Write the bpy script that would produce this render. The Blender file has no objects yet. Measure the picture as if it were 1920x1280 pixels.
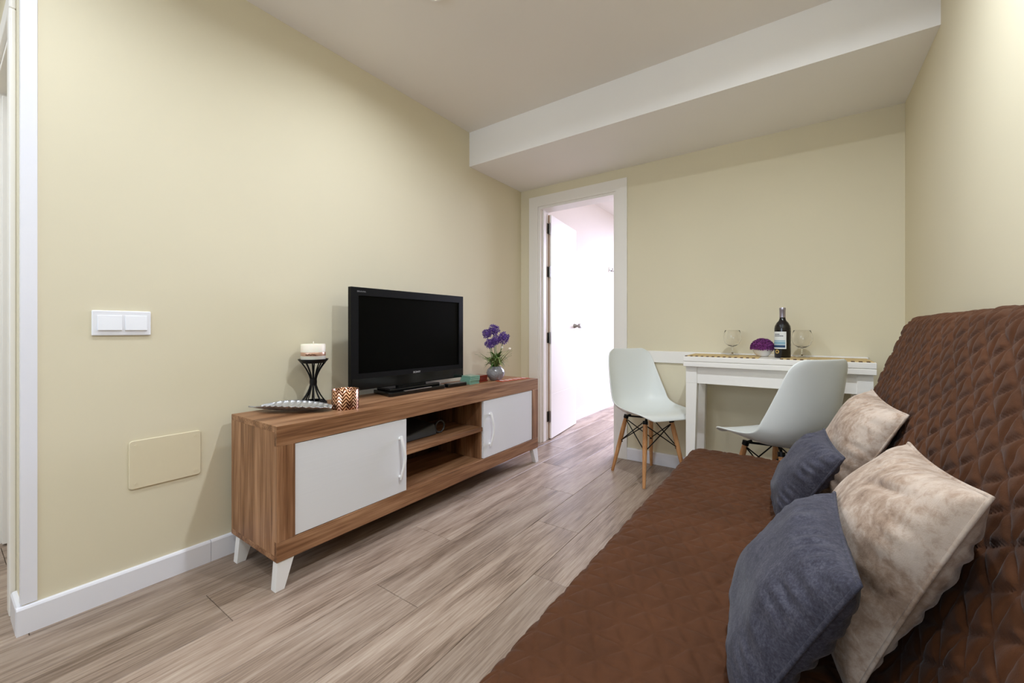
import bpy, bmesh, math, random
import numpy as np
from mathutils import Vector, Matrix, noise as mnoise

random.seed(7)
PI = math.pi
scene = bpy.context.scene
COL = scene.collection

# ------------------------------------------------------------------ camera
CAMH = 0.97
FPX = 770.0
YAW = math.atan(543.0 / 770.0)
cam_d = bpy.data.cameras.new('camera')
cam_d.sensor_fit = 'HORIZONTAL'
cam_d.sensor_width = 36.0
cam_d.lens = 36.0 * FPX / 1920.0
cam_d.shift_y = -22.0 / 1920.0
cam_d.clip_start = 0.02
cam = bpy.data.objects.new('camera', cam_d)
COL.objects.link(cam)
cam.location = (0, 0, CAMH)
cam.rotation_euler = (PI / 2, 0, YAW)
scene.camera = cam

# ------------------------------------------------------------------ view / world
scene.view_settings.view_transform = 'Standard'
scene.view_settings.look = 'None'
scene.view_settings.gamma = 1.0
scene.view_settings.use_curve_mapping = False
scene.view_settings.exposure = 0.0
scene.cycles.max_bounces = 14
scene.cycles.diffuse_bounces = 6
scene.cycles.glossy_bounces = 4
scene.cycles.transmission_bounces = 14
scene.cycles.sample_clamp_indirect = 6.0
scene.cycles.caustics_reflective = False
scene.cycles.caustics_refractive = False

world = bpy.data.worlds.new('world')
scene.world = world
world.use_nodes = True
wn = world.node_tree
wn.nodes['Background'].inputs[0].default_value = (0.75, 0.85, 1.0, 1)
wn.nodes['Background'].inputs[1].default_value = 1.5

# room dimensions (metres)
LW = -2.034      # left wall face
RW = 0.455       # right wall face
BWY = 3.023      # back wall face
CEIL = 2.445
BEAMZ = 2.19
BEAMY = 2.33
ENDY = 0.17      # near end of the left wall
REAR = -2.2      # wall behind the camera
WT = 0.15
FARX = -3.35     # left side of the rear part of the room

# daylight outside the window of the next room
def area_light(name, loc, rot, sx, sy, power, color, shape='RECTANGLE', spread=PI):
    d = bpy.data.lights.new(name, 'AREA')
    d.shape = shape; d.size = sx
    if shape in ('RECTANGLE', 'ELLIPSE'):
        d.size_y = sy
    d.energy = power; d.color = color; d.spread = spread
    o = bpy.data.objects.new(name, d); COL.objects.link(o)
    o.location = loc; o.rotation_euler = rot
    return o
area_light('daylight', (-1.0, 6.15, 1.75), (-math.radians(52), 0, 0), 1.6, 1.5, 138, (0.71, 0.73, 1.0), spread=math.radians(125))

LAMPS = [  # x, y, z, watts
    (-1.30, 1.258, CEIL, 9.0),
    (0.00, 1.28, CEIL, 20.5),
    (-1.40, 0.00, CEIL, 9.5),
    (0.05, -0.35, CEIL, 11.5),
    (-2.70, -0.60, CEIL, 10.0),
    (-2.75, 1.05, CEIL, 8.0),
]
LAMPCOL = (0.832, 0.91, 1.0)
# added fill light behind the viewpoint, shining in through an invented window
area_light('rear_fill', (-1.2, REAR - .14, 1.55), (PI / 2, 0, 0), 1.9, 1.3, 29, (0.66, 0.82, 1.0)).rotation_euler = (PI / 2, 0, 0)

# ------------------------------------------------------------------ helpers
ORG = {}
def tag(o, label=None, cat=None, group=None, kind=None):
    if label: o['label'] = label
    if cat: o['category'] = cat
    if group: o['group'] = group
    if kind: o['kind'] = kind
    return o

def thing(name, label=None, cat=None, loc=(0, 0, 0), rotz=0.0, group=None, kind=None):
    o = bpy.data.objects.new(name, None)
    o.empty_display_size = 0.05
    COL.objects.link(o)
    o.location = loc
    o.rotation_euler = (0, 0, rotz)
    ORG[o.name] = Vector(loc)
    return tag(o, label, cat, group, kind)

class MB:
    def __init__(self):
        self.v = []; self.f = []
    def add(self, vs, fs):
        n = len(self.v)
        self.v += [tuple(p) for p in vs]
        self.f += [tuple(i + n for i in f) for f in fs]
        return self
    def box(self, x0, x1, y0, y1, z0, z1):
        return self.add([(x0, y0, z0), (x1, y0, z0), (x1, y1, z0), (x0, y1, z0), (x0, y0, z1), (x1, y0, z1), (x1, y1, z1), (x0, y1, z1)],
                        [(0, 3, 2, 1), (4, 5, 6, 7), (0, 1, 5, 4), (1, 2, 6, 5), (2, 3, 7, 6), (3, 0, 4, 7)])
    def hexa(self, bot, top):
        return self.add(list(bot) + list(top), [(0, 3, 2, 1), (4, 5, 6, 7), (0, 1, 5, 4), (1, 2, 6, 5), (2, 3, 7, 6), (3, 0, 4, 7)])
    def tube(self, pts, rad, n=10, caps=True):
        pts = [Vector(p) for p in pts]
        if not hasattr(rad, '__len__'): rad = [rad] * len(pts)
        vs = []; fs = []
        up = None
        for i, p in enumerate(pts):
            a = pts[max(i - 1, 0)]; b = pts[min(i + 1, len(pts) - 1)]
            t = (b - a).normalized()
            if up is None:
                up = Vector((0, 0, 1)) if abs(t.z) < .9 else Vector((1, 0, 0))
            s = t.cross(up).normalized(); u = s.cross(t).normalized(); up = u
            for k in range(n):
                an = 2 * PI * k / n
                vs.append(p + (s * math.cos(an) + u * math.sin(an)) * rad[i])
        for i in range(len(pts) - 1):
            for k in range(n):
                k2 = (k + 1) % n
                fs.append((i * n + k, i * n + k2, (i + 1) * n + k2, (i + 1) * n + k))
        if caps:
            fs.append(tuple(range(n - 1, -1, -1)))
            m = (len(pts) - 1) * n
            fs.append(tuple(range(m, m + n)))
        return self.add(vs, fs)
    def lathe(self, prof, c=(0, 0, 0), n=40, caps=True):
        vs = []; fs = []
        for (r, z) in prof:
            for k in range(n):
                a = 2 * PI * k / n
                vs.append((c[0] + r * math.cos(a), c[1] + r * math.sin(a), c[2] + z))
        for i in range(len(prof) - 1):
            for k in range(n):
                k2 = (k + 1) % n
                fs.append((i * n + k, i * n + k2, (i + 1) * n + k2, (i + 1) * n + k))
        if caps:
            if prof[0][0] > 1e-6: fs.append(tuple(range(n - 1, -1, -1)))
            if prof[-1][0] > 1e-6:
                m = (len(prof) - 1) * n; fs.append(tuple(range(m, m + n)))
        return self.add(vs, fs)
    def prism(self, poly, axis, a0, a1):
        n = len(poly)
        def P(p, a):
            if axis == 'x': return (a, p[0], p[1])
            if axis == 'y': return (p[0], a, p[1])
            return (p[0], p[1], a)
        vs = [P(p, a0) for p in poly] + [P(p, a1) for p in poly]
        fs = [tuple(range(n - 1, -1, -1)), tuple(range(n, 2 * n))] + [(i, (i + 1) % n, n + (i + 1) % n, n + i) for i in range(n)]
        return self.add(vs, fs)
    def sphere(self, c, r, nu=16, nv=10, sz=1.0):
        prof = [(r * math.sin(PI * i / nv) if 0 < i < nv else 1e-5, -r * sz * math.cos(PI * i / nv)) for i in range(nv + 1)]
        return self.lathe(prof, c, nu, caps=False)
    def mesh(self, name, smooth=False, world_off=None):
        me = bpy.data.meshes.new(name)
        vs = self.v
        if world_off is not None:
            vs = [(x - world_off[0], y - world_off[1], z - world_off[2]) for x, y, z in vs]
        me.from_pydata(vs, [], self.f)
        bm = bmesh.new(); bm.from_mesh(me)
        bmesh.ops.recalc_face_normals(bm, faces=bm.faces)
        bm.to_mesh(me); bm.free()
        if smooth:
            me.polygons.foreach_set('use_smooth', [True] * len(me.polygons))
        return me
    def build(self, name, mat, parent=None, smooth=False, bevel=0.0, world=True, seg=2, autosm=None, subs=0, solid=0.0):
        off = None
        if parent is not None and world:
            r = parent
            while r.parent is not None: r = r.parent
            off = ORG.get(r.name, Vector((0, 0, 0)))
        me = self.mesh(name, smooth, off)
        return link(name, me, mat, parent, bevel, seg, autosm, subs, solid)

def link(name, me, mat, parent=None, bevel=0.0, seg=2, autosm=None, subs=0, solid=0.0):
    o = bpy.data.objects.new(name, me)
    COL.objects.link(o)
    if mat is not None and len(me.materials) == 0: me.materials.append(mat)
    if parent is not None: o.parent = parent
    if solid:
        m = o.modifiers.new('solid', 'SOLIDIFY'); m.thickness = solid; m.offset = 0
    if subs:
        m = o.modifiers.new('subsurf', 'SUBSURF'); m.levels = subs; m.render_levels = subs
    if bevel:
        m = o.modifiers.new('bevel', 'BEVEL'); m.width = bevel; m.segments = seg; m.limit_method = 'ANGLE'; m.angle_limit = math.radians(35)
        me.polygons.foreach_set('use_smooth', [True] * len(me.polygons))
        w = o.modifiers.new('wn', 'WEIGHTED_NORMAL'); w.keep_sharp = True
    if autosm:
        me.set_sharp_from_angle(angle=math.radians(autosm))
    return o

def copy_tree(o, parent=None):
    c = o.copy(); COL.objects.link(c)
    c.parent = parent
    for ch in list(o.children): copy_tree(ch, c)
    return c

def grid_mesh(name, P, closed_u=False, smooth=True):
    """P: array (nu, nv, 3)"""
    nu, nv, _ = P.shape
    idx = np.arange(nu * nv).reshape(nu, nv)
    q = np.stack([idx[:-1, :-1], idx[1:, :-1], idx[1:, 1:], idx[:-1, 1:]], -1).reshape(-1, 4)
    if closed_u:
        q2 = np.stack([idx[-1, :-1], idx[0, :-1], idx[0, 1:], idx[-1, 1:]], -1).reshape(-1, 4)
        q = np.concatenate([q, q2])
    me = bpy.data.meshes.new(name)
    me.vertices.add(nu * nv); me.vertices.foreach_set('co', P.reshape(-1).astype(np.float32))
    me.loops.add(q.size); me.loops.foreach_set('vertex_index', q.reshape(-1).astype(np.int32))
    me.polygons.add(len(q)); me.polygons.foreach_set('loop_start', (np.arange(len(q)) * 4).astype(np.int32))
    me.update(calc_edges=True)
    if smooth: me.polygons.foreach_set('use_smooth', np.ones(len(q), dtype=bool))
    return me

# ------------------------------------------------------------------ materials
def srgb(r, g, b):
    def c(x):
        x /= 255.0
        return x / 12.92 if x <= 0.04045 else ((x + 0.055) / 1.055) ** 2.4
    return (c(r), c(g), c(b), 1.0)

class NT:
    def __init__(self, name):
        self.m = bpy.data.materials.new(name); self.m.use_nodes = True
        self.t = self.m.node_tree; self.b = self.t.nodes['Principled BSDF']
    def n(self, typ, **kw):
        x = self.t.nodes.new(typ)
        for k, v in kw.items():
            if k.startswith('_'): setattr(x, k[1:], v)
            else: x.inputs[k.replace('__', ' ')].default_value = v
        return x
    def l(self, a, b): self.t.links.new(a, b)
    def coord(self, scale=(1, 1, 1), rot=(0, 0, 0), kind='Object', rnd=False):
        tc = self.n('ShaderNodeTexCoord'); mp = self.n('ShaderNodeMapping')
        mp.inputs['Scale'].default_value = scale; mp.inputs['Rotation'].default_value = rot
        src = tc.outputs[kind]
        if rnd:
            oi = self.n('ShaderNodeObjectInfo'); mu = self.n('ShaderNodeMath', _operation='MULTIPLY'); mu.inputs[1].default_value = 37.0
            self.l(oi.outputs['Random'], mu.inputs[0])
            ad = self.n('ShaderNodeVectorMath', _operation='ADD'); self.l(src, ad.inputs[0]); self.l(mu.outputs[0], ad.inputs[1])
            src = ad.outputs[0]
        self.l(src, mp.inputs[0])
        return mp.outputs[0]
    def ramp(self, fac, stops):
        r = self.n('ShaderNodeValToRGB'); e = r.color_ramp.elements
        while len(e) < len(stops): e.new(0.5)
        for i, (p, c) in enumerate(stops): e[i].position = p; e[i].color = c
        self.l(fac, r.inputs[0]); return r.outputs[0]
    def bump(self, h, strength=0.2, dist=0.002):
        b = self.n('ShaderNodeBump'); b.inputs['Strength'].default_value = strength; b.inputs['Distance'].default_value = dist
        self.l(h, b.inputs['Height']); self.l(b.outputs[0], self.b.inputs['Normal'])
    def set(self, **kw):
        for k, v in kw.items(): self.b.inputs[k.replace('__', ' ')].default_value = v
        return self

def plain(name, col, rough=0.5, metal=0.0, spec=0.5, bumps=None, **kw):
    t = NT(name); t.set(Base__Color=col, Roughness=rough, Metallic=metal)
    t.b.inputs['Specular IOR Level'].default_value = spec
    if bumps:
        sc, st, di = bumps
        nz = t.n('ShaderNodeTexNoise', Scale=sc, Detail=4.0); t.l(t.coord(), nz.inputs['Vector']); t.bump(nz.outputs['Fac'], st, di)
    for k, v in kw.items(): t.b.inputs[k.replace('__', ' ')].default_value = v
    return t.m

def wall_paint(name, col):
    t = NT(name); t.set(Roughness=0.72); t.b.inputs['Specular IOR Level'].default_value = 0.25
    v = t.coord()
    n1 = t.n('ShaderNodeTexNoise', Scale=1.3, Detail=2.0); t.l(v, n1.inputs['Vector'])
    c0 = tuple(x * 0.975 for x in col[:3]) + (1,); c1 = tuple(min(1, x * 1.02) for x in col[:3]) + (1,)
    t.l(t.ramp(n1.outputs['Fac'], [(0.3, c0), (0.7, c1)]), t.b.inputs['Base Color'])
    n2 = t.n('ShaderNodeTexNoise', Scale=140.0, Detail=3.0); t.l(v, n2.inputs['Vector']); t.bump(n2.outputs['Fac'], 0.08, 0.001)
    return t.m

def wood(name, dark, mid, light, axis, scale=1.0, rough=0.45, fig=1.0):
    """grain running along one object axis"""
    t = NT(name); t.b.inputs['Specular IOR Level'].default_value = 0.35
    st = [26.0 * scale] * 3; st['xyz'.index(axis)] = 1.3 * scale
    v = t.coord(tuple(st), rnd=True)
    n1 = t.n('ShaderNodeTexNoise', Scale=1.0, Detail=6.0, Roughness=0.62, Distortion=0.6); t.l(v, n1.inputs['Vector'])
    st2 = [7.0 * scale] * 3; st2['xyz'.index(axis)] = 0.9 * scale
    v2 = t.coord(tuple(st2), rnd=True)
    n2 = t.n('ShaderNodeTexNoise', Scale=1.0, Detail=3.0, Roughness=0.5, Distortion=1.5); t.l(v2, n2.inputs['Vector'])
    st3 = [150.0 * scale] * 3; st3['xyz'.index(axis)] = 4.0 * scale
    v3 = t.coord(tuple(st3), rnd=True)
    n3 = t.n('ShaderNodeTexNoise', Scale=1.0, Detail=2.0); t.l(v3, n3.inputs['Vector'])
    mx = t.n('ShaderNodeMix', _data_type='FLOAT'); mx.inputs[0].default_value = 0.5 * fig
    t.l(n1.outputs['Fac'], mx.inputs[2]); t.l(n2.outputs['Fac'], mx.inputs[3])
    mx2 = t.n('ShaderNodeMix', _data_type='FLOAT'); mx2.inputs[0].default_value = 0.25
    t.l(mx.outputs[0], mx2.inputs[2]); t.l(n3.outputs['Fac'], mx2.inputs[3])
    t.l(t.ramp(mx2.outputs[0], [(0.36, dark), (0.48, mid), (0.61, light)]), t.b.inputs['Base Color'])
    t.set(Roughness=rough)
    t.bump(mx2.outputs[0], 0.12, 0.0015)
    return t.m

def floor_tile_mat():
    t = NT('floor_plank_tile'); t.b.inputs['Specular IOR Level'].default_value = 0.4
    v = t.coord((19.0, 1.0, 1.0), rnd=True)
    n1 = t.n('ShaderNodeTexNoise', Scale=1.0, Detail=7.0, Roughness=0.65, Distortion=0.9); t.l(v, n1.inputs['Vector'])
    v2 = t.coord((5.0, 0.8, 1.0), rnd=True)
    n2 = t.n('ShaderNodeTexNoise', Scale=1.0, Detail=3.0, Distortion=1.8); t.l(v2, n2.inputs['Vector'])
    v3 = t.coord((160.0, 6.5, 1.0), rnd=True)
    n3 = t.n('ShaderNodeTexNoise', Scale=1.0, Detail=3.0, Roughness=0.7); t.l(v3, n3.inputs['Vector'])
    mx = t.n('ShaderNodeMix', _data_type='FLOAT'); mx.inputs[0].default_value = 0.5
    t.l(n1.outputs['Fac'], mx.inputs[2]); t.l(n2.outputs['Fac'], mx.inputs[3])
    mx2 = t.n('ShaderNodeMix', _data_type='FLOAT'); mx2.inputs[0].default_value = 0.34
    t.l(mx.outputs[0], mx2.inputs[2]); t.l(n3.outputs['Fac'], mx2.inputs[3])
    base = t.ramp(mx2.outputs[0], [(0.30, srgb(72, 55, 43)), (0.41, srgb(114, 95, 80)), (0.50, srgb(154, 134, 118)), (0.64, srgb(186, 169, 153))])
    oi = t.n('ShaderNodeObjectInfo')
    hv = t.n('ShaderNodeHueSaturation')
    mr = t.n('ShaderNodeMapRange'); mr.inputs['To Min'].default_value = 0.86; mr.inputs['To Max'].default_value = 1.1
    t.l(oi.outputs['Random'], mr.inputs['Value']); t.l(mr.outputs[0], hv.inputs['Value'])
    t.l(base, hv.inputs['Color']); t.l(hv.outputs[0], t.b.inputs['Base Color'])
    rr = t.n('ShaderNodeMapRange'); rr.inputs['To Min'].default_value = 0.32; rr.inputs['To Max'].default_value = 0.5
    t.l(n1.outputs['Fac'], rr.inputs['Value']); t.l(rr.outputs[0], t.b.inputs['Roughness'])
    t.bump(mx2.outputs[0], 0.15, 0.0015)
    return t.m

def fabric(name, c0, c1, scale=900.0, rough=0.9, sheen=0.3, mott=6.0, bstr=0.3, stretch=(1, 1, 1)):
    t = NT(name); t.b.inputs['Specular IOR Level'].default_value = 0.15
    v = t.coord(stretch)
    n1 = t.n('ShaderNodeTexNoise', Scale=mott, Detail=6.0, Roughness=0.65); t.l(v, n1.inputs['Vector'])
    t.l(t.ramp(n1.outputs['Fac'], [(0.35, c0), (0.65, c1)]), t.b.inputs['Base Color'])
    n2 = t.n('ShaderNodeTexNoise', Scale=scale, Detail=2.0); t.l(v, n2.inputs['Vector']); t.bump(n2.outputs['Fac'], bstr, 0.001)
    t.set(Roughness=rough); t.b.inputs['Sheen Weight'].default_value = sheen; t.b.inputs['Sheen Roughness'].default_value = 0.4
    return t.m

def fabric2(name, stops, scales, mixf, rough, sheen):
    t = NT(name); t.b.inputs['Specular IOR Level'].default_value = 0.12
    v = t.coord()
    n1 = t.n('ShaderNodeTexNoise', Scale=scales[0], Detail=7.0, Roughness=0.6, Distortion=0.8); t.l(v, n1.inputs['Vector'])
    n2 = t.n('ShaderNodeTexNoise', Scale=scales[1], Detail=5.0, Roughness=0.7, Distortion=0.4); t.l(v, n2.inputs['Vector'])
    mx = t.n('ShaderNodeMix', _data_type='FLOAT'); mx.inputs[0].default_value = mixf
    t.l(n1.outputs['Fac'], mx.inputs[2]); t.l(n2.outputs['Fac'], mx.inputs[3])
    t.l(t.ramp(mx.outputs[0], stops), t.b.inputs['Base Color'])
    n3 = t.n('ShaderNodeTexNoise', Scale=600.0, Detail=2.0); t.l(v, n3.inputs['Vector']); t.bump(n3.outputs['Fac'], 0.3, 0.001)
    t.set(Roughness=rough); t.b.inputs['Sheen Weight'].default_value = sheen; t.b.inputs['Sheen Roughness'].default_value = 0.35
    return t.m

def emit(name, col, st):
    t = NT(name); t.set(Base__Color=(0.9, 0.9, 0.9, 1)); t.b.inputs['Emission Color'].default_value = col; t.b.inputs['Emission Strength'].default_value = st
    return t.m

M = {}
M['wall'] = wall_paint('cream_wall_paint', srgb(222, 213, 187))
M['wall2'] = wall_paint('pale_wall_paint', srgb(238, 230, 222))
M['ceil'] = wall_paint('white_ceiling_paint', srgb(236, 231, 226))
M['beam'] = wall_paint('white_beam_paint', srgb(243, 241, 240))
M['white'] = plain('white_lacquer', srgb(236, 234, 232), 0.32, bumps=(60, 0.03, 0.001))
M['casing'] = plain('white_casing_lacquer', srgb(238, 234, 228), 0.35)
M['bbtile'] = plain('white_baseboard_tile', srgb(236, 236, 243), 0.22)
M['plastic'] = plain('white_switch_plastic', srgb(240, 241, 246), 0.3)
M['panelpaint'] = plain('cream_panel_paint', srgb(222, 211, 182), 0.55, spec=0.3)
M['grout'] = plain('floor_grout', srgb(100, 86, 75), 0.9)
M['floor'] = floor_tile_mat()
oak = (srgb(80, 48, 26), srgb(136, 95, 64), srgb(180, 137, 102))
M['oak_x'] = wood('brown_oak_grain_x', *oak, 'x')
M['oak_y'] = wood('brown_oak_grain_y', *oak, 'y')
M['oak_z'] = wood('brown_oak_grain_z', *oak, 'z')
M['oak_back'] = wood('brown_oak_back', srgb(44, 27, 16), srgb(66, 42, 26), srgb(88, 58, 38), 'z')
M['beech'] = wood('beech_leg', srgb(150, 98, 56), srgb(186, 132, 84), srgb(206, 156, 108), 'z', 1.5, 0.4)
M['edgewood'] = plain('raw_door_edge', srgb(168, 128, 88), 0.6)
M['shell'] = plain('white_shell_plastic', srgb(226, 229, 226), 0.38)
M['black'] = plain('black_metal', srgb(20, 19, 18), 0.45, 0.6)
M['blackgloss'] = plain('black_gloss_plastic', srgb(10, 10, 11), 0.12)
M['blackmatte'] = plain('black_matte_plastic', srgb(12, 12, 12), 0.5, spec=0.15)
M['screen'] = plain('dark_screen', srgb(5, 5, 4), 0.3, spec=0.06)
M['silver'] = plain('silver_metal', srgb(190, 190, 194), 0.3, 1.0)
M['silverdish'] = plain('hammered_silver', srgb(196, 197, 202), 0.34, 0.85, bumps=(120, 0.5, 0.002))
M['steel'] = plain('satin_steel', srgb(150, 146, 140), 0.35, 1.0)
M['logo'] = plain('logo_silver', srgb(190, 190, 193), 0.4, 0.3)
M['logodim'] = plain('logo_dim', srgb(120, 120, 122), 0.4, 0.2)
M['wax'] = plain('cream_wax', srgb(244, 236, 220), 0.5, Subsurface__Weight=0.2)
M['ribbon'] = plain('rose_ribbon', srgb(205, 164, 140), 0.3, 0.4)
M['ribbondark'] = plain('bronze_glitter', srgb(120, 84, 62), 0.4, 0.5)
M['sofa'] = fabric('blue_grey_sofa_fabric', srgb(62, 60, 68), srgb(78, 76, 84))
M['denim'] = fabric2('washed_denim', [(0.32, srgb(44, 43, 52)), (0.5, srgb(66, 65, 76)), (0.68, srgb(92, 91, 101))], (45, 260), 0.62, 0.95, 0.08)
M['velvet'] = fabric2('beige_velvet', [(0.36, srgb(122, 98, 80)), (0.47, srgb(164, 141, 123)), (0.56, srgb(190, 172, 157)), (0.7, srgb(200, 185, 172))], (7, 55), 0.4, 0.75, 0.25)
M['quilt'] = fabric('brown_quilt_fabric', srgb(70, 40, 20), srgb(82, 48, 26), 500, 0.7, 0.06, 5.0, 0.25)
M['glass'] = NT('clear_glass').set(Base__Color=(1, 1, 1, 1), Roughness=0.0, IOR=1.33).m
M['glass'].node_tree.nodes['Principled BSDF'].inputs['Transmission Weight'].default_value = 1.0
M['bottle'] = plain('dark_bottle_glass', srgb(14, 10, 12), 0.06)
M['foil'] = plain('silver_foil', srgb(176, 170, 182), 0.32, 0.9)
M['label'] = plain('paper_label', srgb(226, 228, 226), 0.6)
M['labelblue'] = plain('label_blue', srgb(30, 66, 104), 0.6)
M['labelpale'] = plain('label_pale_blue', srgb(134, 172, 190), 0.6)
M['labelink'] = plain('label_ink', srgb(72, 74, 82), 0.6)
M['gold'] = plain('gold_seal', srgb(206, 176, 110), 0.4, 0.6)
M['ceramic'] = plain('white_ceramic', srgb(238, 236, 234), 0.2)
M['purple'] = fabric('purple_petal', srgb(84, 54, 130), srgb(124, 92, 170), 200, 0.7, 0.1, 40.0)
M['plum'] = fabric('plum_petal', srgb(66, 18, 52), srgb(140, 66, 140), 200, 0.7, 0.1, 130.0)
M['leaf'] = fabric('green_leaf', srgb(54, 82, 42), srgb(112, 140, 70), 100, 0.5, 0.0, 25.0)
M['leafpale'] = fabric('pale_green_leaf', srgb(120, 140, 78), srgb(176, 188, 130), 100, 0.5, 0.0, 25.0)
M['teal'] = plain('teal_glass_coaster', srgb(120, 160, 140), 0.15)
M['red'] = plain('dark_red_coaster', srgb(120, 42, 28), 0.2)
M['orange'] = plain('orange_red_print', srgb(176, 74, 40), 0.4)
M['matbeige'] = fabric('placemat_beige', srgb(196, 170, 122), srgb(212, 188, 142), 400, 0.8, 0.0, 30.0)
M['matbrown'] = fabric('placemat_brown', srgb(72, 46, 28), srgb(92, 62, 40), 400, 0.8, 0.0, 30.0)
M['darkgrey'] = plain('dark_grey_plastic', srgb(52, 52, 54), 0.4)
M['lampglow'] = emit('lamp_glow', (1.0, 0.93, 0.84, 1), 14.0)

def herringbone_copper():
    t = NT('perforated_copper'); t.set(Base__Color=srgb(214, 148, 112), Metallic=1.0, Roughness=0.22)
    tc = t.n('ShaderNodeTexCoord'); sx = t.n('ShaderNodeSeparateXYZ'); t.l(tc.outputs['Object'], sx.inputs[0])
    at = t.n('ShaderNodeMath', _operation='ARCTAN2'); t.l(sx.outputs[1], at.inputs[0]); t.l(sx.outputs[0], at.inputs[1])
    u = t.n('ShaderNodeMath', _operation='MULTIPLY'); u.inputs[1].default_value = 1.9099; t.l(at.outputs[0], u.inputs[0])
    pp = t.n('ShaderNodeMath', _operation='PINGPONG'); pp.inputs[1].default_value = 0.5; t.l(u.outputs[0], pp.inputs[0])
    z = t.n('ShaderNodeMath', _operation='MULTIPLY'); z.inputs[1].default_value = 64.0; t.l(sx.outputs[2], z.inputs[0])
    a = t.n('ShaderNodeMath', _operation='MULTIPLY_ADD'); a.inputs[1].default_value = 2.4; t.l(pp.outputs[0], a.inputs[0]); t.l(z.outputs[0], a.inputs[2])
    fr = t.n('ShaderNodeMath', _operation='FRACT'); t.l(a.outputs[0], fr.inputs[0])
    gt = t.n('ShaderNodeMath', _operation='GREATER_THAN'); gt.inputs[1].default_value = 0.5; t.l(fr.outputs[0], gt.inputs[0])
    t.l(t.ramp(gt.outputs[0], [(0.0, srgb(92, 50, 30)), (1.0, srgb(240, 190, 160))]), t.b.inputs['Base Color'])
    t.bump(gt.outputs[0], 0.6, 0.002)
    return t.m
M['copper'] = herringbone_copper()

def stripes_mat():
    t = NT('placemat_stripes'); t.set(Roughness=0.8)
    v = t.coord((62.0, 0, 0)); w = t.n('ShaderNodeSeparateXYZ'); t.l(v, w.inputs[0])
    fr = t.n('ShaderNodeMath', _operation='FRACT'); t.l(w.outputs[0], fr.inputs[0])
    t.l(t.ramp(fr.outputs[0], [(0.0, srgb(66, 42, 28)), (0.52, srgb(66, 42, 28)), (0.56, srgb(214, 192, 156)), (1.0, srgb(214, 192, 156))]), t.b.inputs['Base Color'])
    return t.m
M['stripes'] = stripes_mat()

# ------------------------------------------------------------------ structure
def struct(mb, name, mat, **kw):
    o = mb.build(name, mat, **kw); o['kind'] = 'structure'; return o

NR_LX, NR_RX, NR_FY = -1.985, 1.3, 5.85      # next room
NRY = BWY + 0.13

# floor base (grout bed) with plank tiles
floor = struct(MB().box(FARX - .15, 1.45, REAR - .15, NR_FY + .15, -0.06, -0.006), 'floor', M['grout'])
PW, PL = 0.227, 1.2
G = 0.0015
plank_me = {}
def plank(xc, y0, y1):
    L = round(y1 - y0, 3)
    if L < 0.02: return
    if L not in plank_me:
        mb = MB().box(-(PW - G) / 2, (PW - G) / 2, -(L - G) / 2, (L - G) / 2, -0.008, 0.0)
        me = mb.mesh('plank'); me.materials.append(M['floor']); plank_me[L] = me
    o = bpy.data.objects.new('plank', plank_me[L]); COL.objects.link(o)
    o.location = (xc, (y0 + y1) / 2, 0); o.parent = floor
    m = o.modifiers.new('bevel', 'BEVEL'); m.width = 0.0012; m.segments = 1
row0 = -1.778
for k in range(-8, 14):
    x0 = row0 + k * PW
    if x0 < FARX - .1 or x0 + PW > 1.40: continue
    off = (0.583 - 0.4 * k) % PL
    y = off - PL * 3
    ylim = NR_FY if x0 > -2.3 else 1.9
    if x0 > -0.3: ylim = 3.1
    if x0 > 0.5: continue
    while y < ylim:
        a, b = max(y, REAR), min(y + PL, ylim + 0.1)
        if b - a > 0.02: plank(x0 + PW / 2, a, b)
        y += PL

struct(MB().box(LW - WT, LW, ENDY, BWY + 0.13, 0, CEIL), 'wall_left', M['wall'])
# back wall with door opening
DX0, DX1, DZ = -1.857, -1.151, 2.03
w = MB()
w.box(LW, DX0, BWY, NRY, 0, CEIL); w.box(DX1, RW + .15, BWY, NRY, 0, CEIL); w.box(DX0, DX1, BWY, NRY, DZ, CEIL)
struct(w, 'wall_back', M['wall'])
struct(MB().box(RW, RW + .15, REAR - .15, BWY, 0, CEIL), 'wall_right', M['wall'])
w = MB()
w.box(FARX - .15, -2.15, REAR - .1, REAR, 0, CEIL); w.box(-.25, RW, REAR - .1, REAR, 0, CEIL); w.box(-2.15, -.25, REAR - .1, REAR, 0, .9); w.box(-2.15, -.25, REAR - .1, REAR, 2.2, CEIL)
struct(w, 'wall_rear', M['wall'])
fill_win = thing('fill_window', loc=(-1.2, REAR, .9), kind='structure')  # unseen window, added as the opening for the rear fill light
wm = MB()
for a_, b_ in ((-2.15, -2.10), (-1.23, -1.17), (-.30, -.25)): wm.box(a_, b_, REAR - .07, REAR - .02, .9, 2.2)
wm.box(-2.15, -.25, REAR - .07, REAR - .02, .9, .95); wm.box(-2.15, -.25, REAR - .07, REAR - .02, 2.15, 2.2)
wm.build('window_frame', M['casing'], fill_win)
struct(MB().box(FARX - .15, FARX, REAR, 2.0, 0, CEIL), 'wall_far_left', M['wall'])
struct(MB().box(FARX - .15, 1.45, REAR - .15, NR_FY + .15, CEIL, CEIL + .1), 'ceiling', M['ceil'])
struct(MB().box(LW, RW, BEAMY, BWY, BEAMZ, CEIL), 'ceiling_beam', M['beam'])
# wall plane with the second door, left of the left wall end
D2X0, D2X1, D2Z = -2.985, -2.245, 2.06
w = MB()
w.box(FARX, D2X0 , ENDY, ENDY + .1, 0, CEIL); w.box(D2X1, LW - WT, ENDY, ENDY + .1, 0, CEIL); w.box(D2X0, D2X1, ENDY, ENDY + .1, D2Z, CEIL)
struct(w, 'wall_side', M['wall'])
struct(MB().box(FARX, LW - WT, 1.9, 2.0, 0, CEIL), 'wall_side_room', M['wall'])
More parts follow.
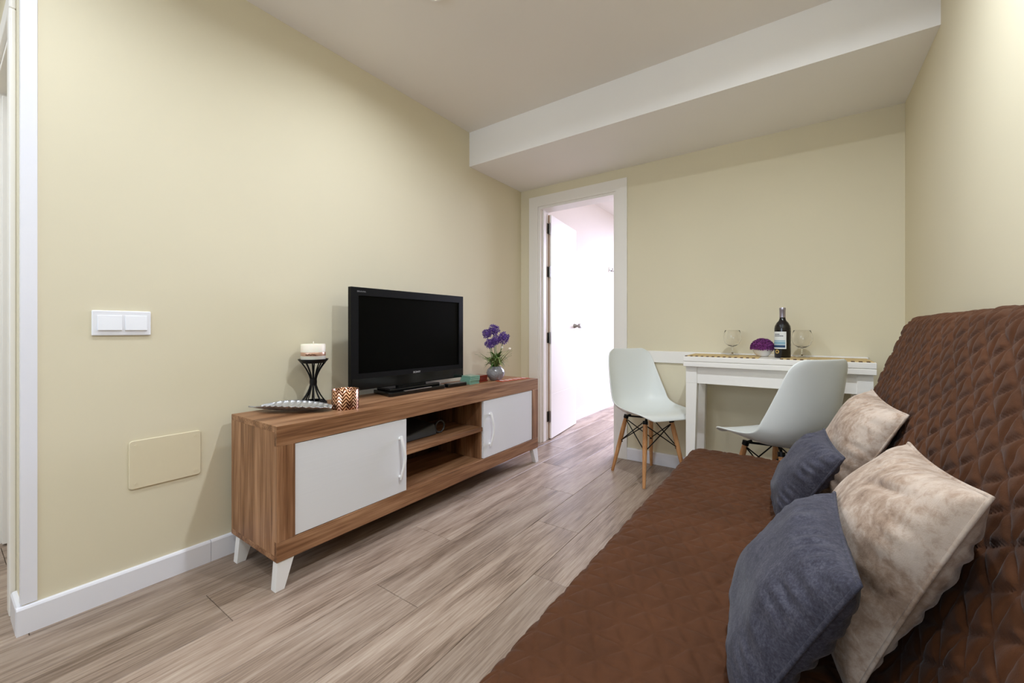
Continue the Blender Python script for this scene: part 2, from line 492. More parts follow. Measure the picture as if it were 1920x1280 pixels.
# next room shell
struct(MB().box(NR_LX - .15, NR_LX, NRY, NR_FY, 0, CEIL), 'wall_next_room_left', M['wall2'])
struct(MB().box(NR_RX, NR_RX + .15, NRY, NR_FY, 0, CEIL), 'wall_next_room_right', M['wall2'])
struct(MB().box(RW + .15, NR_RX, NRY, NRY + .1, 0, CEIL), 'wall_next_room_near', M['wall2'])
WX0, WX1, WZ0, WZ1 = -1.75, -0.25, 0.15, 2.1
w = MB()
w.box(NR_LX - .15, WX0, NR_FY, NR_FY + .1, 0, CEIL); w.box(WX1, NR_RX + .15, NR_FY, NR_FY + .1, 0, CEIL)
w.box(WX0, WX1, NR_FY, NR_FY + .1, 0, WZ0); w.box(WX0, WX1, NR_FY, NR_FY + .1, WZ1, CEIL)
struct(w, 'wall_next_room_far', M['wall2'])
win = thing('window_1', loc=((WX0 + WX1) / 2, NR_FY, WZ0), kind='structure')
wm = MB()
for a, b in ((WX0, WX0 + .05), ((WX0 + WX1) / 2 - .03, (WX0 + WX1) / 2 + .03), (WX1 - .05, WX1)): wm.box(a, b, NR_FY + .02, NR_FY + .07, WZ0, WZ1)
wm.box(WX0, WX1, NR_FY + .02, NR_FY + .07, WZ0, WZ0 + .05); wm.box(WX0, WX1, NR_FY + .02, NR_FY + .07, WZ1 - .05, WZ1)
wm.build('window_frame', M['casing'], win)

# baseboards made of tile pieces
def baseboard(name, pieces, h=0.088, t=0.014):
    r = thing(name, kind='structure', loc=(0, 0, 0))
    for (axis, face, sgn, a, b) in pieces:
        th = t * sgn
        prof = [(0, 0), (th, 0), (th, h - 0.008), (th * .75, h - .002), (th * .4, h), (0, h)]
        mb = MB()
        if axis == 'y':   # runs along y, on x = face
            mb.prism([(face + p, q) for p, q in prof], 'y', a + .0008, b - .0008)
        else:
            mb.prism([(face + p, q) for p, q in prof], 'x', a + .0008, b - .0008)
        mb.build('baseboard_tile', M['bbtile'], r)
    return r
baseboard('baseboard_left', [('y', LW, 1, ENDY - .014, 0.679), ('y', LW, 1, 0.679, 1.879), ('y', LW, 1, 1.879, BWY),
                             ('x', ENDY, -1, LW - WT + .012, LW + .0)])
baseboard('baseboard_back', [('x', BWY, -1, LW + .014, -1.945), ('x', BWY, -1, -1.076, -0.60), ('x', BWY, -1, -0.60, RW - .015)])
baseboard('baseboard_right', [('y', RW, -1, a, a + 1.2) for a in (0.62, 1.82)] + [('y', RW, -1, REAR, 0.62)])
baseboard('baseboard_next_room', [('y', NR_LX, 1, NRY, 3.75), ('y', NR_LX, 1, 3.75, 4.95), ('y', NR_LX, 1, 4.95, NR_FY)], h=0.1)

# corner bead on the wall end (L profile)
w = MB()
w.prism([(LW - .024, ENDY - .004), (LW + .004, ENDY - .004), (LW + .004, ENDY + .032), (LW, ENDY + .032), (LW, ENDY), (LW - .024, ENDY)], 'z', 0.092, CEIL)
tr = struct(w, 'trim_1', M['bbtile'])
tr['label'] = 'white plastic corner strip up the end of the left wall'
# chair rail on back wall
w = MB().box(-1.076, 0.305, BWY - .018, BWY, 0.735, 0.818)
tr = struct(w, 'trim_2', M['casing'], bevel=.004)
tr['label'] = 'white rail board fixed along the wall behind the table'

# door 1 with architrave, jamb and leaf
d1 = thing('door_1', 'white door standing open to the bright next room', loc=((DX0 + DX1) / 2, BWY, 0), kind='structure')
A = 0.082
fr = MB()
fr.box(DX0 - A, DX0 + .005, BWY - .016, BWY - .004, 0, DZ + A); fr.box(DX1 - .005, DX1 + A, BWY - .016, BWY - .004, 0, DZ + A); fr.box(DX0 + .005, DX1 - .005, BWY - .016, BWY - .004, DZ - .005, DZ + A); fr.box(DX0 - A, DX0 - .001, BWY - .004, BWY, 0, DZ + A); fr.box(DX1 + .001, DX1 + A, BWY - .004, BWY, 0, DZ + A); fr.box(DX0 - .001, DX1 + .001, BWY - .004, BWY, DZ + .001, DZ + A)
fr.build('architrave', M['casing'], d1)
fr = MB()
fr.box(DX0, DX0 + .025, BWY - .004, NRY + .004, 0, DZ); fr.box(DX1 - .025, DX1, BWY - .004, NRY + .004, 0, DZ); fr.box(DX0 + .025, DX1 - .025, BWY - .004, NRY + .004, DZ - .025, DZ)
fr.build('jamb', M['casing'], d1)
fr = MB()
fr.box(DX0 + .025, DX0 + .037, BWY + .03, BWY + .075, 0, DZ - .025); fr.box(DX1 - .037, DX1 - .025, BWY + .03, BWY + .075, 0, DZ - .025)
fr.build('door_stop', M['casing'], d1, bevel=.002)
# leaf: hinged at far-left edge of jamb, open about 97 degrees
HP = Vector((DX0 + .030, NRY + .012, 0)); ang = math.radians(97.5); LT, LL, LH = 0.036, 0.675, 1.985
du = Vector((math.cos(ang), math.sin(ang), 0)); dn = Vector((math.sin(ang), -math.cos(ang), 0))   # dn points to +x side
def leafbox(mb, a0, a1, n0, n1, z0, z1):
    c = [HP + du * a + dn * n for a, n in ((a0, n0), (a1, n0), (a1, n1), (a0, n1))]
    return mb.hexa([(p.x, p.y, z0) for p in c], [(p.x, p.y, z1) for p in c])
leaf = leafbox(MB(), 0.001, LL, -LT / 2 + .002, LT / 2 - .002, 0.008, LH).build('door_leaf', M['casing'], d1)
gz = [0.008, 0.40, 0.80, 1.21, 1.60, LH]
for i in range(5):
    for s in (-1, 1):
        mb = leafbox(MB(), 0.001, LL, s * (LT / 2 - .002), s * LT / 2, gz[i] + (.003 if i else 0), gz[i + 1] - (.003 if i < 4 else 0))
        mb.build('face_panel', M['casing'], leaf)
leafbox(MB(), -.0005, 0.001, -LT / 2, -LT / 2 + .019, 0.008, LH).build('edge_band', M['edgewood'], leaf)
leafbox(MB(), -.0005, 0.001, -LT / 2 + .019, LT / 2, 0.008, LH).build('edge_band', M['casing'], leaf)
for zz in (0.204, 0.899, 1.481, 1.862):
    mb = MB()
    mb.box(HP.x - .007, HP.x - .001, HP.y - .035, HP.y - .004, zz - .045, zz + .045)
    leafbox(mb, -.004, .002, -.012, .016, zz - .045, zz + .045)
    mb.tube([(HP.x + .012, HP.y - .012, zz - .05), (HP.x + .012, HP.y - .012, zz + .05)], .007, 10)
    mb.build('hinge', M['steel'], leaf)
kb = HP + du * (LL - .06)
mb = MB()
q = [kb + dn * (LT / 2 + .0), kb + dn * (LT / 2 + .006), kb + dn * (LT / 2 + .035), kb + dn * (LT / 2 + .045), kb + dn * (LT / 2 + .07), kb + dn * (LT / 2 + .072)]
mb.tube([(p.x, p.y, 1.008) for p in q], [.024, .024, .009, .022, .024, .015], 18)
mb.build('knob', M['steel'], leaf, smooth=True, autosm=40)

# door 2 (side room)
d2 = thing('door_2', 'white doorway with open door left of the wall end', loc=((D2X0 + D2X1) / 2, ENDY, 0), kind='structure')
A2 = 0.07
fr = MB()
fr.box(D2X0 - A2, D2X0, ENDY - .016, ENDY, 0, D2Z); fr.box(D2X1, D2X1 + A2 - .010, ENDY - .016, ENDY, 0, D2Z); fr.box(D2X0 - A2, D2X1 + A2 - .010, ENDY - .016, ENDY, D2Z, D2Z + A2)
fr.build('architrave', M['casing'], d2, bevel=.004)
fr = MB()
fr.box(D2X0, D2X0 + .02, ENDY - .003, ENDY + .104, 0, D2Z); fr.box(D2X1 - .02, D2X1, ENDY - .003, ENDY + .104, 0, D2Z); fr.box(D2X0, D2X1, ENDY - .003, ENDY + .104, D2Z - .02, D2Z)
fr.build('jamb', M['casing'], d2, bevel=.002)
H2 = Vector((D2X0 + .04, ENDY + .02, 0)); a2 = math.radians(80)
u2 = Vector((math.cos(a2), math.sin(a2), 0)); n2 = Vector((math.sin(a2), -math.cos(a2), 0))
c = [H2 + u2 * a + n2 * n for a, n in ((0.0, -.018), (.70, -.018), (.70, .018), (0.0, .018))]
MB().hexa([(p.x, p.y, .008) for p in c], [(p.x, p.y, 2.02) for p in c]).build('door_leaf', M['casing'], d2, bevel=.002)

# ------------------------------------------------------------------ ceiling downlights
def downlight(i, x, y, z, wv, label):
    t = thing('ceiling_downlight', label, 'downlight', (x, y, z - .012), 0, 'recessed ceiling downlights')
    MB().lathe([(.052, .0), (.050, -.004), (.040, -.005), (.037, .0), (.037, .012), (.052, .012)], (0, 0, 0), 40, caps=False).build('trim_ring', M['white'], t, smooth=True, world=False, autosm=40)
    MB().lathe([(1e-4, .004), (.036, .004), (.036, .008), (1e-4, .008)], (0, 0, 0), 32, caps=False).build('lens', M['lampglow'], t, world=False)
    l = area_light('downlight_lamp', (x, y, z - .022), (0, 0, 0), .075, .075, wv, LAMPCOL, 'DISK', math.radians(165))
    l.parent = t; l.location = (0, 0, -.008)
LL_ = ['round recessed downlight in the ceiling above the television stand', 'round recessed downlight in the ceiling above the sofa',
       'round recessed downlight in the ceiling behind the viewpoint, toward the left wall', 'round recessed downlight in the ceiling above the near sofa end',
       'round recessed downlight in the ceiling before the side doorway', 'round recessed downlight in the ceiling of the side room']
for i, (x, y, z, wv) in enumerate(LAMPS): downlight(i, x, y, z, wv, LL_[i])

# ------------------------------------------------------------------ light switch and access panel
t = thing('light_switch', 'white double rocker light switch on the cream left wall', 'switch', (LW, 0.406, 0.95))
MB().box(LW, LW + .009, 0.326, 0.486, 0.949, 1.039).build('face_plate', M['plastic'], t, bevel=.004, seg=3)
for y0, y1 in ((0.340, 0.404), (0.412, 0.474)):
    mb = MB().prism([(LW + .008, .966), (LW + .016, .968), (LW + .011, 1.022), (LW + .008, 1.022)], 'y', y0, y1)
    mb.build('rocker', M['plastic'], t, bevel=.0015)
t = thing('access_panel', 'rectangular cream access cover screwed low on the left wall', 'panel', (LW, 0.535, 0.376))
def rrect(y0, y1, z0, z1, r, n=6):
    pts = []
    for cy, cz, a0 in ((y1 - r, z1 - r, 0), (y0 + r, z1 - r, 90), (y0 + r, z0 + r, 180), (y1 - r, z0 + r, 270)):
        for k in range(n + 1):
            a = math.radians(a0 + 90 * k / n); pts.append((cy + r * math.cos(a), cz + r * math.sin(a)))
    return pts
MB().prism(rrect(.423, .646, .376, .557, .012), 'x', LW, LW + .007).build('cover', M['panelpaint'], t, bevel=.003)
for yy in (.443, .626):
    for zz in (.396, .537):
        MB().tube([(LW + .006, yy, zz), (LW + .0085, yy, zz)], .004, 12).build('screw', M['panelpaint'], t)

# ------------------------------------------------------------------ TV stand
SX0, SX1, SY0, SY1, SZ0, SZ1 = -1.98, -1.585, 0.739, 2.579, 0.106, 0.612
ts = thing('tv_stand', 'long brown oak television stand with two white doors and white legs', 'tv stand', ((SX0 + SX1) / 2, (SY0 + SY1) / 2, 0))
MB().box(SX0, SX1 - .02, SY0, SY1, SZ1 - .024, SZ1).build('top_panel', M['oak_y'], ts, bevel=.0012)
MB().box(SX0, SX1 - .02, SY0, SY1, SZ0, SZ0 + .022).build('bottom_panel', M['oak_y'], ts, bevel=.0012)
for y0, y1 in ((SY0, SY0 + .022), (SY1 - .022, SY1)):
    MB().box(SX0, SX1 - .02, y0, y1, SZ0 + .022, SZ1 - .024).build('side_panel', M['oak_z'], ts, bevel=.001)
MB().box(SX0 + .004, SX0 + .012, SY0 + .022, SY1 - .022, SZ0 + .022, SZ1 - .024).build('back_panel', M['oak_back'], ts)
MB().box(SX1 - .02, SX1, SY0, SY1, .536, SZ1).build('top_rail', M['oak_y'], ts, bevel=.0012)
MB().box(SX1 - .02, SX1, SY0, SY1, SZ0, .180).build('bottom_rail', M['oak_y'], ts, bevel=.0012)
MB().box(SX1 - .02, SX1, SY0, .807, .180, .536).build('stile', M['oak_z'], ts, bevel=.0012)
MB().box(SX1 - .02, SX1, 2.503, SY1, .180, .536).build('stile', M['oak_z'], ts, bevel=.0012)
for y0, y1 in ((1.325, 1.347), (1.944, 1.966)):
    MB().box(SX0 + .012, SX1 - .021, y0, y1, SZ0 + .022, SZ1 - .024).build('divider', M['oak_z'], ts, bevel=.001)
MB().box(SX0 + .012, SX1 - .006, 1.347, 1.944, .352, .376).build('shelf', M['oak_y'], ts, bevel=.0015)
MB().box(SX0 + .012, SX1 - .02, 1.347, 1.944, .128, .178).build('floor_panel', M['oak_y'], ts, bevel=.0015)
def white_door_mat():
    t = NT('white_grained_door'); t.set(Base__Color=srgb(228, 228, 230), Roughness=0.45)
    v = t.coord((90, 2.0, 90)); n = t.n('ShaderNodeTexNoise', Scale=1.0, Detail=4.0, Distortion=.4); t.l(v, n.inputs['Vector']); t.bump(n.outputs['Fac'], 0.25, 0.0012)
    return t.m
M['wdoor'] = white_door_mat()
for y0, y1, hy in ((.8085, 1.351, 1.309), (1.951, 2.5015, 2.008)):
    d = MB().box(SX1 - .0195, SX1 - .003, y0, y1, .1825, .5335).build('door', M['wdoor'], ts, bevel=.001)
    pts = []; rad = []
    for k in range(17):
        s = k / 16.0
        zz = .248 + .21 * s
        bul = .012 + .016 * math.sin(PI * s) ** 1.0
        yy = hy + .010 * math.sin(PI * s) ** 2
        pts.append((SX1 - .003 + bul, yy, zz)); rad.append(.0075 if 0 < k < 16 else .006)
    mb = MB().tube(pts, rad, 10)
    for p in (pts[1], pts[-2]):
        mb.tube([(SX1 - .004, p[1], p[2]), (p[0], p[1], p[2])], .0075, 10)
    mb.build('handle', M['white'], d, smooth=True, autosm=50)
# legs: tapered along y, splayed outward
for lx0, lx1 in ((SX0 + .035, SX0 + .069), (SX1 - .037, SX1 - .003)):
    for yo, sg in ((SY0, 1), (SY1, -1)):
        b0, b1 = yo - sg * .006, yo + sg * .028
        t0, t1 = yo + sg * .004, yo + sg * .066
        dx = -.0 if lx0 < -1.8 else .004
        bot = [(lx0 + dx, b0, 0), (lx1 + dx, b0, 0), (lx1 + dx, b1, 0), (lx0 + dx, b1, 0)]
        top = [(lx0, t0, SZ0), (lx1, t0, SZ0), (lx1, t1, SZ0), (lx0, t1, SZ0)]
        MB().hexa(bot, top).build('leg', M['white'], ts, bevel=.0015)

# ------------------------------------------------------------------ television
TVX = -1.855
tv = thing('television', 'black flat television on the oak stand', 'television', (TVX, 1.64, SZ1))
def TR(mb, deg=-2.0):   # slight turn about the vertical axis through the set
    a = math.radians(deg); c, s = math.cos(a), math.sin(a); cx, cy = TVX, 1.64
    mb.v = [((x - cx) * c - (y - cy) * s + cx, (x - cx) * s + (y - cy) * c + cy, z) for x, y, z in mb.v]
    return mb
ty0, ty1, tz0, tz1 = 1.232, 2.046, 0.657, 1.190
sy0, sy1, sz0, sz1 = 1.275, 2.008, 0.742, 1.148
bz = MB()
bz.box(TVX - .022, TVX, ty0, sy0, tz0, tz1); bz.box(TVX - .022, TVX, sy1, ty1, tz0, tz1)
bz.box(TVX - .022, TVX, sy0, sy1, tz0, sz0); bz.box(TVX - .022, TVX, sy0, sy1, sz1, tz1)
TR(bz).build('bezel', M['blackmatte'], tv)
mb = MB().prism([(ty0, tz0 + .0), (ty1, tz0), (ty1, tz1), (ty0, tz1)], 'x', TVX - .026, TVX - .022)
mb.add([(TVX - .026, ty0 + .004, tz0 + .004), (TVX - .026, ty1 - .004, tz0 + .004), (TVX - .026, ty1 - .004, tz1 - .004), (TVX - .026, ty0 + .004, tz1 - .004),
        (TVX - .085, ty0 + .10, tz0 + .08), (TVX - .085, ty1 - .10, tz0 + .08), (TVX - .085, ty1 - .10, tz1 - .10), (TVX - .085, ty0 + .10, tz1 - .10)],
       [(0, 1, 5, 4), (1, 2, 6, 5), (2, 3, 7, 6), (3, 0, 4, 7), (4, 5, 6, 7)])
TR(mb).build('back_cover', M['blackmatte'], tv)
TR(MB().box(TVX - .020, TVX - .007, sy0, sy1, sz0, sz1)).build('screen', M['screen'], tv)
TR(MB().box(TVX - .001, TVX + .0015, ty0 + .004, ty1 - .004, tz0 + .003, tz0 + .058)).build('speaker_bar', M['blackgloss'], tv, bevel=.001)
TR(MB().box(TVX - .05, TVX - .015, 1.54, 1.74, SZ1 + .02, tz0 + .04)).build('neck', M['blackgloss'], tv, bevel=.003)
mb = MB().prism([(TVX - .115, 1.44), (TVX + .062, 1.405), (TVX + .078, 1.42), (TVX + .078, 1.810), (TVX + .062, 1.825), (TVX - .115, 1.84)], 'z', SZ1, SZ1 + .022)
TR(mb, 0).build('base', M['blackgloss'], tv, bevel=.004)
MB().prism([(TVX - .10, 1.45), (TVX + .030, 1.44), (TVX + .045, 1.455), (TVX + .045, 1.80), (TVX + .030, 1.812), (TVX - .10, 1.82)], 'z', SZ1 + .022, SZ1 + .036).build('base_step', M['blackgloss'], tv, bevel=.004)
MB().box(TVX + .066, TVX + .0795, 1.50, 1.70, SZ1 + .0205, SZ1 + .0245).build('reflection_strip', M['silver'], tv, bevel=.001)  # reflection on the glossy base edge, built as a strip of silver
def text_mesh(name, body, size, mat, parent, loc, rot, ext=.0006, xs=1.0):
    cu = bpy.data.curves.new(name, 'FONT'); cu.body = body; cu.size = size; cu.extrude = ext; cu.align_x = 'CENTER'; cu.align_y = 'CENTER'
    cu.offset = size * .02
    o = bpy.data.objects.new('tmp_' + name, cu); COL.objects.link(o)
    dg = bpy.context.evaluated_depsgraph_get(); dg.update()
    me = bpy.data.meshes.new_from_object(o.evaluated_get(dg)); COL.objects.unlink(o); bpy.data.objects.remove(o)
    R = Matrix.Translation(Vector(loc) - ORG[parent.name]) @ rot @ Matrix.Diagonal((xs, 1, 1, 1))
    me.transform(R); me.materials.clear(); me.materials.append(mat); me.name = name
    return link(name, me, mat, parent)
ROTX = Matrix.Rotation(math.radians(-2), 4, 'Z') @ Matrix.Rotation(PI / 2, 4, 'Z') @ Matrix.Rotation(PI / 2, 4, 'X')
text_mesh('brand_lettering', 'SONY', .0135, M['logo'], tv, (TVX + .002, 1.655, .722), ROTX, xs=1.5)
text_mesh('model_lettering', 'BRAVIA', .011, M['logodim'], tv, (TVX - .012, 1.292, 1.168), ROTX, xs=1.4).location.x += .0

# remote control lying on the base
t = thing('remote_control', 'black remote control lying at the right end of the television base', 'remote', (-1.792, 1.90, SZ1), math.radians(-4))
MB().box(-.022, .022, -.062, .098, 0, .022).build('body', M['blackgloss'], t, bevel=.005, seg=3, world=False)
MB().box(-.017, .017, -.045, .088, .022, .0235).build('key_plate', M['silver'], t, world=False)

# ------------------------------------------------------------------ things on the stand
# candle holder
CX, CY = -1.935, 1.072
t = thing('candle_holder', 'black wire hourglass candle holder on the oak stand', 'candle holder', (CX, CY, SZ1))
MB().lathe([(.040, 0), (.062, 0), (.062, .006), (.052, .016), (.040, .016)], (CX, CY, SZ1), 36, caps=False).build('base_ring', M['black'], t, smooth=True, autosm=40)
MB().lathe([(1e-4, .198), (.054, .198), (.066, .212), (.068, .217), (.064, .217), (.055, .206), (1e-4, .206)], (CX, CY, SZ1), 36, caps=False).build('top_plate', M['black'], t, smooth=True, autosm=40)
MB().lathe([(.012, .088), (.0155, .090), (.0165, .106), (.0155, .122), (.012, .124)], (CX, CY, SZ1), 24).build('waist_band', M['black'], t, smooth=True, autosm=40)
for k in range(10):
    a = 2 * PI * k / 10 + .2
    pts = []
    for j in range(13):
        s = j / 12.0
        r = .0115 + .0435 * abs(2 * s - 1) ** 1.75
        pts.append((CX + r * math.cos(a), CY + r * math.sin(a), SZ1 + .010 + .192 * s))
    MB().tube(pts, .0032, 6).build('wire', M['black'], t, smooth=True)
t = thing('candle', 'cream pillar candle with rose ribbon on the black holder', 'candle', (CX, CY, SZ1 + .2065))
MB().lathe([(1e-4, 0), (.052, 0), (.055, .003), (.055, .079), (.052, .083), (.02, .0815), (1e-4, .081)], (CX, CY, SZ1 + .2065), 40, caps=False).build('wax', M['wax'], t, smooth=True, autosm=45)
MB().lathe([(.0551, .026), (.0557, .027), (.0557, .043), (.0551, .044)], (CX, CY, SZ1 + .2065), 40, caps=False).build('ribbon', M['ribbon'], t, smooth=True)
MB().tube([(CX, CY, SZ1 + .286), (CX + .001, CY, SZ1 + .295), (CX - .001, CY + .002, SZ1 + .301)], .0016, 6).build('wick', M['wax'], t)
mb = MB()
for k in range(7):
    a = math.radians(-62 + k * 7)
    p = Vector((CX + .0562 * math.cos(a), CY + .0562 * math.sin(a), SZ1 + .2065 + .034 + random.uniform(-.002, .002)))
    mb.sphere(p, .0035, 8, 6)
mb.build('bead_ornament', M['ribbondark'], t, smooth=True)

# copper lantern
QX, QY = -1.708, 1.098
t = thing('tealight_lantern', 'perforated copper tealight lantern with herringbone pattern', 'lantern', (QX, QY, SZ1))
MB().lathe([(.057, .001), (.0585, 0), (.0585, .086), (.057, .0875), (.0555, .086), (.0555, .002)], (0, 0, 0), 48, caps=False).build('sleeve', M['copper'], t, smooth=True, world=False, autosm=50)
MB().lathe([(1e-4, .002), (.0555, .002), (.0555, .005), (1e-4, .005)], (0, 0, 0), 40, caps=False).build('floor_disc', M['copper'], t, world=False)
MB().lathe([(1e-4, .005), (.021, .005), (.021, .02), (.019, .021), (1e-4, .0195)], (0, 0, 0), 24, caps=False).build('tealight', M['wax'], t, world=False, smooth=True, autosm=45)

# feather dish
def feather():
    L, n, mcols = .325, 90, 12
    tip = Vector((-1.995, .812, 0)); end = Vector((-1.700, 1.005, 0))
    ax = (end - tip).normalized(); sd = Vector((-ax.y, ax.x, 0))
    P = np.zeros((n, 2 * mcols + 1, 3))
    for i in range(n):
        s = i / (n - 1)
        if s < .12: wd = .004 + .006 * s / .12
        else:
            q = (s - .12) / .88
            wd = .010 + .062 * (math.sin(PI * min(1, q * .97) ** .8) ** .65) * (1 - .1 * q)
            if q > .999: wd = .002
        for j in range(-mcols, mcols + 1):
            v = j / mcols
            saw = ((i % 7) / 7.0) if s > .2 else 0
            wj = wd * (1 + (.34 * (saw - .4) if abs(j) == mcols else (.14 * (saw - .4) if abs(j) == mcols - 1 else 0)))
            lat = wj * v
            back = -.018 * abs(v) ** 1.5 * (1 if s > .15 else 0)
            z = .003 + .026 * abs(v) ** 2.0 * (wd / .06) + .016 * (1 - s) ** 3 + .010 * s ** 4 + .0012 * math.sin(i * 2 * PI / 7.0) * abs(v)
            p = tip + ax * (s * L * 1.08 - back) + sd * lat
            P[i, j + mcols] = (p.x, p.y, SZ1 + z)
    return P
t = thing('feather_dish', 'silver feather shaped trinket dish on the near end of the stand', 'dish', (-1.85, .91, SZ1))
P = feather(); P[..., 0] += 1.85; P[..., 1] -= .91; P[..., 2] -= SZ1
link('bowl', grid_mesh('bowl', P), M['silverdish'], t, solid=.003)
c = P[:, P.shape[1] // 2]
MB().tube([(p[0], p[1], p[2] + .001) for p in c[::6]], [.0035 - .002 * k / len(c[::6]) for k in range(len(c[::6]))], 8).build('quill', M['silverdish'], t, smooth=True, world=False)

# coaster stacks
for (name, nm, x, y, n, s, mat, lab) in (
        ('coaster', 'teal', -1.805, 2.075, 5, .094, 'teal', ['bottom', 'second from the bottom', 'middle', 'second from the top', 'topmost']),
        ('coaster', 'red', -1.835, 2.205, 4, .088, 'red', ['bottom', 'second from the bottom', 'second from the top', 'topmost'])):
    for k in range(n):
        mb = MB().prism(rrect(-s / 2, s / 2, -s / 2, s / 2, .008, 4), 'z', 0, .0105)
        o = mb.build(name, M[mat], None, bevel=.001)
        o.location = (x + random.uniform(-.003, .003), y + random.uniform(-.003, .003), SZ1 + k * .0112)
        o.rotation_euler = (0, 0, random.uniform(-.06, .06))
        tag(o, ('pale teal' if nm == 'teal' else 'dark red') + ' square coaster, %s of its stack beside the television' % lab[k], 'coaster', 'coasters stacked beside the television')
# patterned leaflet
t = thing('leaflet', 'orange red printed leaflet with white marks on the far end of the stand', 'leaflet', (-1.69, 2.41, SZ1), math.radians(-8))
MB().box(-.035, .035, -.145, .145, 0, .004).build('sheet', M['orange'], t, world=False, bevel=.001)
for k in range(6):
    y = -.12 + k * .045
    MB().box(-.022 + .006 * (k % 2), .012 + .006 * (k % 2), y, y + .016, .004, .0046).build('white_print', M['label'], t, world=False)

# vase with flowers
VX, VY = -1.775, 2.315
t = thing('flower_vase', 'round grey glass vase with purple allium flowers at the far end of the stand', 'vase', (VX, VY, SZ1))
vg = NT('grey_vase_glass').set(Base__Color=srgb(160, 158, 160), Roughness=0.12)
vg.b.inputs['Transmission Weight'].default_value = 0.35
nz = vg.n('ShaderNodeTexVoronoi', Scale=85.0); vg.l(vg.coord(), nz.inputs['Vector']); vg.bump(nz.outputs['Distance'], 0.5, 0.003)
MB().lathe([(1e-4, 0), (.034, 0), (.040, .004), (.060, .030), (.066, .052), (.058, .078), (.040, .094), (.036, .099), (.033, .099), (.037, .092), (.054, .077), (.062, .052), (.056, .031), (.036, .007), (1e-4, .006)], (0, 0, 0), 40, caps=False).build('vase_body', vg.m, t, smooth=True, world=False)
def allium(c, r, n, rng):
    mb = MB()
    c = Vector(c)
    for i in range(n):
        zz = 1 - 2 * (i + .5) / n; ph = i * 2.39996
        d = Vector((math.sqrt(1 - zz * zz) * math.cos(ph), math.sqrt(1 - zz * zz) * math.sin(ph), zz))
        rr = r * rng.uniform(.70, 1.12); p = c + d * rr
        u = d.cross(Vector((.3, .5, .8))).normalized(); w_ = d.cross(u)
        s = r * .17
        base = c + d * (rr * .55)
        for q in range(3):
            a = q * 2.094 + rng.uniform(0, 1)
            e = u * math.cos(a) + w_ * math.sin(a); f = u * math.cos(a + 1.57) + w_ * math.sin(a + 1.57)
            mb.add([base, p + e * s + f * s * .45 + d * s * .2, p + e * s * 1.5 + d * s * .35, p + e * s - f * s * .45 + d * s * .2], [(0, 1, 2, 3)])
    mb.sphere(c, r * .45, 10, 8)
    return mb
rng = random.Random(3)
heads = [((-.035, -.03, .345), .034), ((.01, .035, .362), .038), ((.035, .10, .315), .039), ((.02, -.015, .270), .038), ((.045, .03, .295), .030)]
# view axis at the vase is roughly (-.6,.8): spread the heads across it
hv = [(-.062, .330, .033), (-.012, .356, .040), (.058, .300, .041), (-.038, .262, .036), (.002, .285, .034)]
rx, ry = 0.79, 0.61
for k, (lat, zz, r) in enumerate(hv):
    dpt = (-.01, .012, .0, -.03, -.035)[k]
    cx, cy = lat * rx + dpt * -.61, lat * ry + dpt * .79
    MB().tube([(cx * .1, cy * .1, .02), (cx * .35, cy * .35, .14), (cx, cy, zz)], .0024, 6).build('stem', M['leaf'], t, smooth=True, world=False)
    allium((cx, cy, zz), r, 70, rng).build('flower_head', M['purple'], t, world=False)
def blade(dirn, L, z0, droop, wd):
    mb = MB(); d = Vector((math.cos(dirn), math.sin(dirn), 0)); s_ = Vector((-d.y, d.x, 0)); vs = []; n = 7
    for i in range(n + 1):
        q = i / n
        p = d * (L * q * .75 + .01) + Vector((0, 0, z0 + L * (q * 1.0 - droop * q * q)))
        w_ = wd * (1 - q) ** .6 * (0.5 + min(q * 3, .5))
        vs += [p - s_ * w_, p + Vector((0, 0, .0012)), p + s_ * w_]
    fs = []
    for i in range(n):
        for k in range(2):
            fs.append((3 * i + k, 3 * i + k + 1, 3 * i + k + 4, 3 * i + k + 3))
    return mb.add(vs, fs)
for k in range(22):
    a = 2 * PI * k / 22 + rng.uniform(-.15, .15)
    blade(a, rng.uniform(.11, .19), .085, rng.uniform(.25, .75), .0042).build('grass_blade', M['leaf'] if k % 3 else M['leafpale'], t, world=False)
for k in range(64):
    a = 2 * PI * k / 64 * 7 + rng.uniform(-.3, .3)
    o = blade(a, rng.uniform(.06, .12), .085 + rng.uniform(0, .08), rng.uniform(.4, 1.2), .012)
    o.build('leaf', M['leaf'] if k % 2 else M['leafpale'], t, world=False)
for (lat, zz) in ((.045, .232), (.10, .222)):
    MB().sphere((lat * rx, lat * ry, zz), .009, 10, 8).build('white_bud', M['wax'], t, smooth=True, world=False)
    MB().tube([(0, 0, .08), (lat * rx * .5, lat * ry * .5, .17), (lat * rx, lat * ry, zz - .005)], .0016, 6).build('bud_stem', M['leafpale'], t, smooth=True, world=False)

# dark device on the shelf
t = thing('set_top_device', 'dark grey flat device with a cable loop inside the open shelf', 'device', (-1.80, 1.52, .376))
MB().hexa([(-1.93, 1.38, .377), (-1.69, 1.38, .377), (-1.69, 1.66, .377), (-1.93, 1.66, .377)], [(-1.92, 1.39, .42), (-1.70, 1.39, .40), (-1.70, 1.65, .44), (-1.92, 1.65, .455)]).build('casing', M['darkgrey'], t, bevel=.008, seg=3)
MB().tube([(-1.70, 1.69 + .035 * math.cos(a), .415 + .033 * math.sin(a)) for a in [2 * PI * k / 20 for k in range(21)]], .005, 8).build('cable', M['darkgrey'], t, smooth=True)

